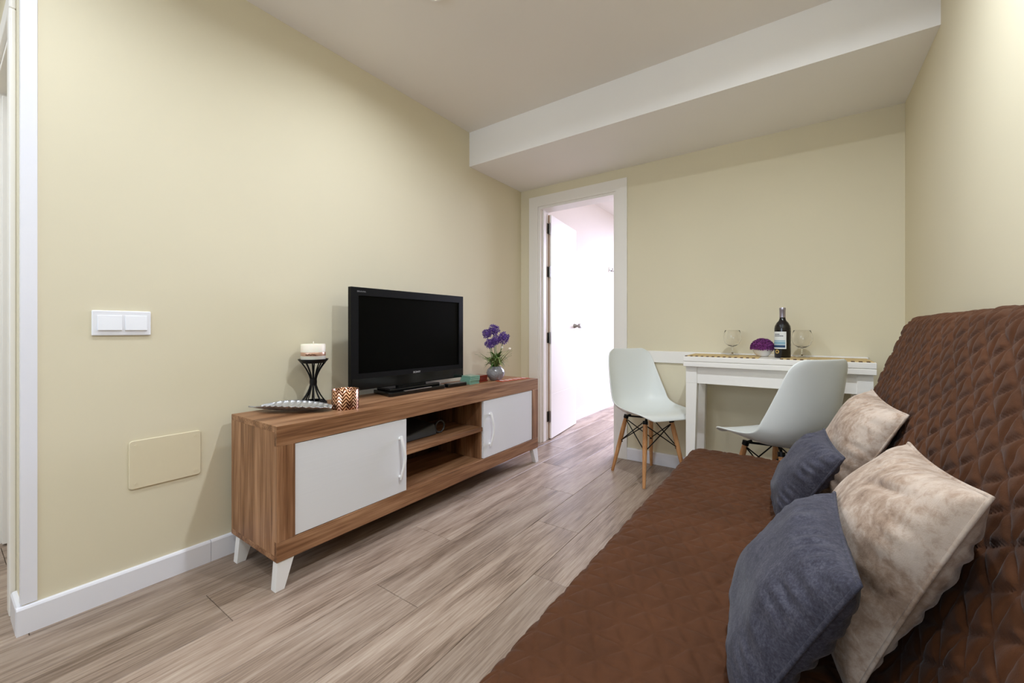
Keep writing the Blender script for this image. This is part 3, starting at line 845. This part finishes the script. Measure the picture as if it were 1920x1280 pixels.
# ------------------------------------------------------------------ table
TX0, TX1, TY0, TY1, TZ = -0.582, 0.295, 2.61, 3.003, 0.811
tb = thing('console_table', 'white folding console table against the back wall', 'table', ((TX0 + TX1) / 2, (TY0 + TY1) / 2, 0))
for z0, z1 in ((TZ - .0295, TZ), (TZ - .060, TZ - .0315)):
    MB().box(TX0, TX1, TY0, TY1, z0, z1).build('table_leaf', M['casing'], tb, bevel=.003)
MB().box(TX0 + .006, TX1 - .006, TY0 + .006, TY1 - .006, TZ - .032, TZ - .029).build('hinge_gap', M['casing'], tb)
az0, az1 = .650, TZ - .060
MB().box(TX0 + .06, TX1 - .06, TY0 + .038, TY0 + .056, az0, az1).build('apron', M['casing'], tb, bevel=.001)
MB().box(TX0 + .06, TX1 - .06, TY1 - .050, TY1 - .032, az0, az1).build('apron', M['casing'], tb, bevel=.001)
for x0 in (TX0 + .022, TX1 - .040):
    MB().box(x0, x0 + .018, TY0 + .07, TY1 - .07, az0, az1).build('apron', M['casing'], tb, bevel=.001)
lw = .062
for x0, sx in ((TX0 + .009, 1), (TX1 - .009, -1)):
    for y0, sy in ((TY0 + .028, 1), (TY1 - .024, -1)):
        X = sorted((x0, x0 + sx * lw)); Y = sorted((y0, y0 + sy * lw))
        Xb = sorted((x0, x0 + sx * lw * .72)); Yb = sorted((y0, y0 + sy * lw * .72))
        mb = MB().box(X[0], X[1], Y[0], Y[1], az0, az1)
        mb.hexa([(Xb[0], Yb[0], 0), (Xb[1], Yb[0], 0), (Xb[1], Yb[1], 0), (Xb[0], Yb[1], 0)], [(X[0], Y[0], az0), (X[1], Y[0], az0), (X[1], Y[1], az0), (X[0], Y[1], az0)])
        mb.build('leg', M['casing'], tb, bevel=.002)

# placemats
def placemat(x0, x1, y0, y1, lab):
    t = thing('placemat', lab, 'placemat', ((x0 + x1) / 2, (y0 + y1) / 2, TZ), 0, 'placemats on the white table')
    MB().box(x0, x1, y0 + .03, y1, TZ, TZ + .003).build('mat_field', M['matbeige'], t, bevel=.001)
    n = 26; wv = (x1 - x0) / n
    for k in range(n):
        MB().box(x0 + k * wv, x0 + (k + .97) * wv, y0, y0 + .03, TZ, TZ + .0035).build('stripe', M['matbrown'] if k % 2 == 0 else M['matbeige'], t)
placemat(-.575, -.195, 2.622, 2.915, 'woven beige placemat with brown striped edge under the left wine glass')
placemat(-.095, .288, 2.622, 2.915, 'woven beige placemat with brown striped edge under the right wine glass')

# wine glasses
def wine_glass(x, y, z, lab):
    t = thing('wine_glass', lab, 'wine glass', (x, y, z), 0, 'balloon wine glasses on the table')
    out = [(1e-4, 0), (.036, 0), (.0362, .0012), (.012, .0042), (.0050, .0085), (.0038, .020), (.0036, .044), (.0055, .0515), (.022, .0565), (.039, .070), (.0485, .093), (.0500, .110), (.0470, .132), (.0405, .152)]
    inn = [(.0400, .1525), (.0395, .152), (.0460, .132), (.0490, .110), (.0475, .0935), (.0380, .0712), (.021, .0585), (1e-4, .0555)]
    MB().lathe(out + inn, (0, 0, 0), 48, caps=False).build('glass_body', M['glass'], t, smooth=True, world=False)
wine_glass(-.350, 2.86, TZ + .0035, 'empty balloon wine glass left of the purple flower bowl')
wine_glass(.002, 2.86, TZ + .0035, 'empty balloon wine glass right of the wine bottle')

# flower bowl
t = thing('flower_bowl', 'small white bowl of plum purple flowers beside the wine bottle', 'bowl', (-.188, 2.83, TZ + .0035))
MB().lathe([(1e-4, 0), (.026, 0), (.040, .012), (.052, .034), (.054, .046), (.050, .050), (.048, .046), (.036, .014), (1e-4, .008)], (0, 0, 0), 36, caps=False).build('bowl_body', M['ceramic'], t, smooth=True, world=False)
mb = MB(); rng = random.Random(5)
for i in range(420):
    zz = (i + .5) / 420; ph = i * 2.39996
    d = Vector((math.sqrt(1 - zz * zz) * math.cos(ph), math.sqrt(1 - zz * zz) * math.sin(ph), zz))
    p = Vector((d.x * .062, d.y * .062, .044 + d.z * .058)) * rng.uniform(.95, 1.03)
    u = d.cross(Vector((.3, .5, .8))).normalized(); w_ = d.cross(u)
    for q in range(4):
        a = q * 1.57 + rng.uniform(0, 1); e = u * math.cos(a) + w_ * math.sin(a); f = u * math.cos(a + 1.57) + w_ * math.sin(a + 1.57); s = .0078
        mb.add([p - d * .004, p + e * s + f * s * .5, p + e * s * 1.5 + d * .002, p + e * s - f * s * .5], [(0, 1, 2, 3)])
mb.lathe([(.050, .04), (.049, .06), (.040, .080), (.022, .090), (1e-4, .093)], (0, 0, 0), 24)
o = mb.build('petals', M['plum'], t, world=False); o['kind'] = 'stuff'

# wine bottle
BX, BY = -.088, 2.775
t = thing('wine_bottle', 'dark red wine bottle with white and blue label and silver foil', 'bottle', (BX, BY, TZ + .0005))
bz0 = TZ + .0005
MB().lathe([(1e-4, .0), (.036, .0), (.0395, .004), (.0395, .165), (.037, .180), (.028, .198), (.018, .210), (.0145, .222), (.0140, .232), (1e-4, .232)], (BX, BY, bz0), 40, caps=False).build('bottle_body', M['bottle'], t, smooth=True, autosm=50)
MB().lathe([(.0143, .228), (.0150, .228), (.0150, .268), (.0158, .270), (.0158, .280), (.0145, .283), (1e-4, .283)], (BX, BY, bz0), 32, caps=False).build('foil_capsule', M['foil'], t, smooth=True, autosm=50)
def wrap(mb, a0, a1, z0, z1, r):
    n = 12; vs = []
    for i in range(n + 1):
        a = math.radians(a0 + (a1 - a0) * i / n)
        vs += [(BX + r * math.cos(a), BY + r * math.sin(a), bz0 + z0), (BX + r * math.cos(a), BY + r * math.sin(a), bz0 + z1)]
    return mb.add(vs, [(2 * i, 2 * i + 2, 2 * i + 3, 2 * i + 1) for i in range(n)])
lab = wrap(MB(), -175, -62, .052, .148, .0400).build('label_paper', M['label'], t, smooth=True)
wrap(MB(), -172, -70, .059, .073, .0402).build('label_band', M['labelblue'], lab, smooth=True)
wrap(MB(), -172, -70, .076, .092, .0402).build('label_stripe', M['labelpale'], lab, smooth=True)
wrap(MB(), -172, -70, .095, .100, .0402).build('label_stripe', M['labelpale'], lab, smooth=True)
mb = MB()
for a0, a1, z0 in ((-150, -112, .130), (-152, -84, .121)):
    a = a0
    while a < a1:
        wrap(mb, a, a + 5, z0, z0 + .006, .0402); a += 7
mb.build('label_print', M['labelink'], lab, smooth=True)
mb = MB(); a = math.radians(-127); c0 = Vector((BX + .0402 * math.cos(a), BY + .0402 * math.sin(a), bz0 + .036)); e = Vector((-math.sin(a), math.cos(a), 0)); nn = Vector((math.cos(a), math.sin(a), 0))
vs = []; n = 24
for k in range(n):
    b = 2 * PI * k / n
    for r in (.0055, .0115):
        vs.append(c0 + e * r * math.cos(b) + Vector((0, 0, r * math.sin(b))) + nn * (.0006 - (r * math.cos(b)) ** 2 / .08))
mb.add(vs, [(2 * k, 2 * ((k + 1) % n), 2 * ((k + 1) % n) + 1, 2 * k + 1) for k in range(n)])
mb.build('gold_seal', M['gold'], t)

# ------------------------------------------------------------------ chairs
def shell_mesh():
    # side profile (forward x, z) of the centre line, from front lip to top of back
    pr = [(.242, .414), (.232, .433), (.205, .440), (.15, .434), (.08, .422), (.00, .410), (-.07, .405), (-.125, .413), (-.178, .440), (-.214, .488), (-.234, .548), (-.245, .618), (-.252, .692), (-.258, .766), (-.262, .815), (-.264, .838)]
    hw = [.140, .190, .212, .224, .230, .233, .234, .234, .233, .230, .225, .217, .206, .193, .176, .122]
    cv = [.002, .006, .014, .026, .042, .060, .080, .100, .116, .120, .112, .094, .070, .048, .032, .016]
    m = len(pr); ns = 25
    pr = np.array(pr); T = np.gradient(pr, axis=0); T /= np.linalg.norm(T, axis=1)[:, None]
    N = np.stack([T[:, 1] * 1.0, -T[:, 0] * 1.0], 1)     # points up on the seat, forward on the back
    if N[4, 1] < 0: N = -N
    P = np.zeros((m, ns, 3))
    for i in range(m):
        for j in range(ns):
            s = -1 + 2 * j / (ns - 1)
            off = cv[i] * abs(s) ** 2.3
            y = hw[i] * math.sin(s * PI / 2 * .98) / math.sin(PI / 2 * .98) * .5 + hw[i] * s * .5
            P[i, j] = (pr[i, 0] + N[i, 0] * off, y, pr[i, 1] + N[i, 1] * off)
    return grid_mesh('seat_shell', P)
def leg_at(i):
    sx = (1, 1, -1, -1)[i]; sy = (1, -1, -1, 1)[i]
    return Vector((sx * .108 - .005, sy * .105, .392)), Vector((sx * .185 - .01, sy * .170, 0))
def make_chair(label):
    t = thing('shell_chair', label, 'chair', group='white shell chairs at the table')
    link('seat_shell', shell_mesh(), M['shell'], t, solid=.009, subs=2)
    for i in range(4):
        a, b = leg_at(i)
        pts = [a.lerp(b, k / 8) for k in range(9)]
        MB().tube(pts, [.0130, .0150, .0160, .0158, .0150, .0140, .0128, .0115, .0100], 16).build('leg', M['beech'], t, smooth=True, world=False, autosm=50)
    for i in range(4):
        a, b = leg_at(i); c_, d_ = leg_at((i + 1) % 4)
        MB().tube([a.lerp(b, .06), c_.lerp(d_, .46)], .0036, 8).build('brace_rod', M['black'], t, smooth=True, world=False)
        MB().tube([c_.lerp(d_, .06), a.lerp(b, .46)], .0036, 8).build('brace_rod', M['black'], t, smooth=True, world=False)
        dr = (b - a).normalized()
        p = a.lerp(b, .46)
        MB().sphere(p + Vector((p.x, p.y, 0)).normalized() * -.012, .008, 10, 8).build('bolt', M['black'], t, smooth=True, world=False)
        MB().tube([a + dr * -.002, a + dr * .020], .0172, 14).build('bracket', M['black'], t, smooth=True, world=False, autosm=50)
    mb = MB()
    for i in (0, 1):
        a, _ = leg_at(i); c_, _ = leg_at(i + 2)
        mb.tube([a + Vector((0, 0, -.004)), c_ + Vector((0, 0, -.004))], .006, 8)
    for i in range(4):
        a, _ = leg_at(i)
        mb.tube([a + Vector((0, 0, -.006)), (a.x * .8, a.y * .8, .399)], .007, 8)
    mb.build('under_frame', M['black'], t, smooth=True, world=False)
    return t
ch = make_chair('white plastic shell chair with wooden legs standing beside the open door')
ch.scale = (.94, .94, 1.0); ch.location = (-.826, 2.740, 0); ch.rotation_euler = (0, 0, math.radians(-36))
ch2 = copy_tree(ch)
ch2['label'] = 'white plastic shell chair seen from behind, pushed up to the table by the sofa'
ch2.location = (-.098, 2.455, 0); ch2.rotation_euler = (0, 0, math.radians(141))

# ------------------------------------------------------------------ sofa
SFX0, SFY0, SFY1, SEATZ = -.425, .16, 2.125, .392
sf = thing('sofa', 'blue grey sofa bed under the brown quilt along the right wall', 'sofa', (.0, (SFY0 + SFY1) / 2, 0))
MB().box(SFX0, .20, SFY0, SFY1, .20, SEATZ - .006).build('seat_cushion', M['sofa'], sf, bevel=.03, seg=4)
bt = [(.150, .30), (.245, .30), (.408, .90), (.400, .97), (.350, .985), (.325, .93)]
MB().prism(bt, 'y', SFY0, SFY1).build('backrest', M['sofa'], sf, bevel=.02, seg=3)
MB().box(SFX0 + .05, .30, SFY0 + .05, SFY1 - .05, .13, .20).build('frame', M['black'], sf, bevel=.004)
for x in (SFX0 + .08, .22):
    for y in (SFY0 + .12, SFY1 - .12):
        MB().tube([(x, y, 0), (x, y, .132)], [.018, .024], 14).build('leg', M['black'], sf, smooth=True, autosm=50)

# quilt draped over seat and back: one sheet, stitched in triangles
def quilt():
    prof = [(SFX0 - .022, .09), (SFX0 - .022, .34), (SFX0 - .016, .378), (SFX0 + .004, .398), (SFX0 + .03, .402), (-.20, .402), (.02, .402), (.085, .404), (.112, .420), (.130, .455), (.318, .975), (.334, 1.008), (.362, 1.018), (.395, 1.012), (.416, .985), (.430, .93), (.405, .80)]
    prof = np.array(prof)
    seg = np.linalg.norm(np.diff(prof, axis=0), axis=1); cum = np.concatenate([[0], np.cumsum(seg)])
    ds = .0046
    S = np.arange(0, cum[-1], ds)
    X = np.interp(S, cum, prof[:, 0]); Z = np.interp(S, cum, prof[:, 1])
    # smooth the polyline
    ker = np.ones(9) / 9
    for _ in range(2):
        xp = np.pad(X, 4, mode='edge'); zp = np.pad(Z, 4, mode='edge')
        X2 = np.convolve(xp, ker, 'valid'); Z2 = np.convolve(zp, ker, 'valid'); X2[:3] = X[:3]; Z2[:3] = Z[:3]; X, Z = X2, Z2
    tx, tz = np.gradient(X), np.gradient(Z); ln = np.hypot(tx, tz); NX, NZ = -tz / ln, tx / ln
    Y = np.arange(SFY0 - .012, SFY1 + .012, ds)
    h = .0555
    SS, YY = np.meshgrid(S, Y, indexing='ij')
    def dist(f): fr = f - np.floor(f); return np.minimum(fr, 1 - fr) * h
    wob = .0025 * np.sin(SS * 31 + YY * 9) + .002 * np.sin(YY * 43 + SS * 17)
    d0 = dist((YY + wob) / h); d1 = dist((YY * .5 + SS * .8660 + wob) / h); d2 = dist((YY * .5 - SS * .8660 + wob) / h)
    d = np.minimum(np.minimum(d0, d1), d2)
    onback = np.clip((SS - cum[8]) / .12, 0, 1)
    amp = .0050 + .0018 * onback
    H = amp * (1 - np.exp(-(d / .0052) ** 1.4))
    # wrinkles: short creases across the cells, and rumpling toward the crease of the seat
    wr = np.zeros_like(SS)
    for i in range(SS.shape[0]):
        for j in range(0, SS.shape[1], 2):
            v = mnoise.noise(Vector((S[i] * 26, Y[j] * 11, 1.7))) * .6 + mnoise.noise(Vector((S[i] * 60, Y[j] * 34, 5.1))) * .4
            wr[i, j] = v
            if j + 1 < SS.shape[1]: wr[i, j + 1] = v
    rump = .0026 + .0065 * np.exp(-((SS - cum[7] + .13) / .12) ** 2) + .0015 * onback
    H = H + wr * rump
    sag = .006 * np.exp(-((SS - cum[6]) / .10) ** 2)
    H = H - sag
    # rounded over the ends
    e0 = np.clip((SFY0 + .012 - YY) / .024, 0, 1); e1 = np.clip((YY - (SFY1 - .012)) / .024, 0, 1); e = np.maximum(e0, e1)
    H = H - .012 * e ** 2
    PX = X[:, None] + NX[:, None] * H; PZ = Z[:, None] + NZ[:, None] * H
    P = np.stack([PX, YY, PZ], -1)
    # end flaps hanging down along the inward normal
    nfl = 14
    lastP = P[:, -1:, :]; firstP = P[:, :1, :]
    k = np.linspace(.008, .085, nfl)[None, :, None]
    nv = np.stack([NX, np.zeros_like(NX), NZ], -1)[:, None, :]
    A1 = lastP - nv * k + np.array([0, .004, 0]); A0 = (firstP - nv * k - np.array([0, .004, 0]))[:, ::-1]
    P = np.concatenate([A0, P, A1], 1)
    return P
t = thing('quilt', 'brown triangle-stitched quilt draped over the sofa seat and back', 'quilt', (0, 1.14, .40))
P = quilt(); P[..., 1] -= 1.14; P[..., 2] -= .40
link('quilted_sheet', grid_mesh('quilted_sheet', P), M['quilt'], t)

# ------------------------------------------------------------------ cushions
def cushion(label, A, B, Cc, D, front, back, mat, seed, seam, bow=.035, bias=(.3, .4)):
    """A top-far, B top-near, C bottom-near, D bottom-far corners; bulges along the face normal"""
    A, B, Cc, D = [Vector(p) for p in (A, B, Cc, D)]
    ctr = (A + B + Cc + D) / 4
    nrm = (B - D).cross(A - Cc).normalized()
    if nrm.x > 0: nrm = -nrm
    t = thing('cushion', label, 'cushion', ctr, 0, 'cushions on the sofa')
    n = 64
    us = np.linspace(-1, 1, n)
    U_, V_ = np.meshgrid(us, us, indexing='ij')
    rg = random.Random(seed)
    def warp(u, v):
        # pull the sides in between the ear-like corners
        uu = u * (1 - bow * 1.6 * (1 - v * v) * abs(u) ** 3) ; vv = v * (1 - bow * 1.6 * (1 - u * u) * abs(v) ** 3)
        a, b = (uu + 1) / 2, (vv + 1) / 2
        return D * (1 - a) * (1 - b) + Cc * a * (1 - b) + A * (1 - a) * b + B * a * b
    Pf = np.zeros((n, n, 3)); Pb = np.zeros((n, n, 3))
    ou, ov = rg.uniform(0, 50), rg.uniform(0, 50)
    for i in range(n):
        for j in range(n):
            u, v = us[i], us[j]
            q = warp(u, v)
            th = max(0.0, (1 - abs(u) ** 2.6) * (1 - abs(v) ** 2.6)) ** .52
            ed = min(1 - abs(u), 1 - abs(v))
            # puckers running in from the seams
            along = v if (1 - abs(u)) < (1 - abs(v)) else u
            pk = math.sin(along * 19 + 2.3 * mnoise.noise(Vector((along * 3 + ou, seed, 0)))) * mnoise.noise(Vector((along * 5 + ov, seed * 1.7, 3)))
            pk *= math.exp(-((ed - .16) / .13) ** 2) * .010
            lo = mnoise.noise(Vector((u * 1.6 + ou, v * 1.6 + ov, seed))) * .012 * min(1, ed * 4)
            fold = -.010 * math.exp(-((v - .55 - .25 * u) / .05) ** 2) * math.exp(-((u - .35) / .3) ** 2) if seam else 0
            pf = q + nrm * (front * th + pk + lo + fold * min(1, ed * 4))
            a_, b_ = (u + 1) / 2, (v + 1) / 2
            bk = back * (bias[0] + (1 - bias[0]) * a_) * (bias[1] + (1 - bias[1]) * min(1, b_ * 1.5))
            crs = (.0024 + .002 * mnoise.noise(Vector((v * 2.3, seed, 2)))) * math.sin(v * 27 + 5 * mnoise.noise(Vector((v * 4 + ou, seed, 7)))) * math.exp(-((u - .86) / .10) ** 2) * (1 - abs(v) ** 4)
            pb = q - nrm * (bk * th - pk * .5 + crs * (1 if back > .03 else 0))
            Pf[i, j] = pf - ctr; Pb[i, j] = pb - ctr
    mf = grid_mesh('front_cover', Pf); mk = grid_mesh('back_cover', Pb)
    link('front_cover', mf, mat, t); mk.flip_normals(); link('back_cover', mk, mat, t)
    # seam cord round the edge
    rim = [warp(-1 + 2 * k / 24, -1) for k in range(24)] + [warp(1, -1 + 2 * k / 24) for k in range(24)] + [warp(1 - 2 * k / 24, 1) for k in range(24)] + [warp(-1, 1 - 2 * k / 24) for k in range(25)]
    MB().tube([p - ctr for p in rim], .0030, 8, caps=False).build('seam', mat, t, smooth=True, world=False)
    return t
cushion('beige velvet cushion leaning at the far end of the sofa back', (.197, 1.86, .765), (.222, 1.437, .752), (.06, 1.46, .415), (.03, 1.90, .415),   .075, .026, M['velvet'], 1, False, bias=(.6, .2))
cushion('large beige velvet cushion with long side seam nearest the viewer', (.181, 1.163, .737), (.184, .724, .772), (.06, .79, .415), (.03, 1.22, .415), .080, .054, M['velvet'], 2, True, bias=(.6, .3))
cushion('washed blue grey cushion in front of the far beige cushion', (.057, 1.602, .662), (.078, 1.184, .682), (-.043, 1.344, .412), (-.068, 1.758, .412), .060, .034, M['denim'], 3, False, bias=(.2, .5))
cushion('washed blue grey cushion leaning on the nearest beige cushion', (.051, .987, .662), (.050, .563, .702), (-.073, .633, .412), (-.104, 1.107, .412), .060, .050, M['denim'], 4, False, bias=(.05, .5))

# wall hook in the next room
t = thing('wall_hook', 'small white double wall hook seen through the open door', 'hook', (NR_LX, 4.97, 1.735))
MB().box(NR_LX, NR_LX + .006, 4.93, 5.01, 1.70, 1.76).build('back_plate', M['casing'], t, bevel=.002)
for yy in (4.945, 4.995):
    MB().tube([(NR_LX + .005, yy, 1.725), (NR_LX + .03, yy, 1.705), (NR_LX + .045, yy, 1.725), (NR_LX + .045, yy, 1.745)], .006, 8).build('prong', M['steel'], t, smooth=True)
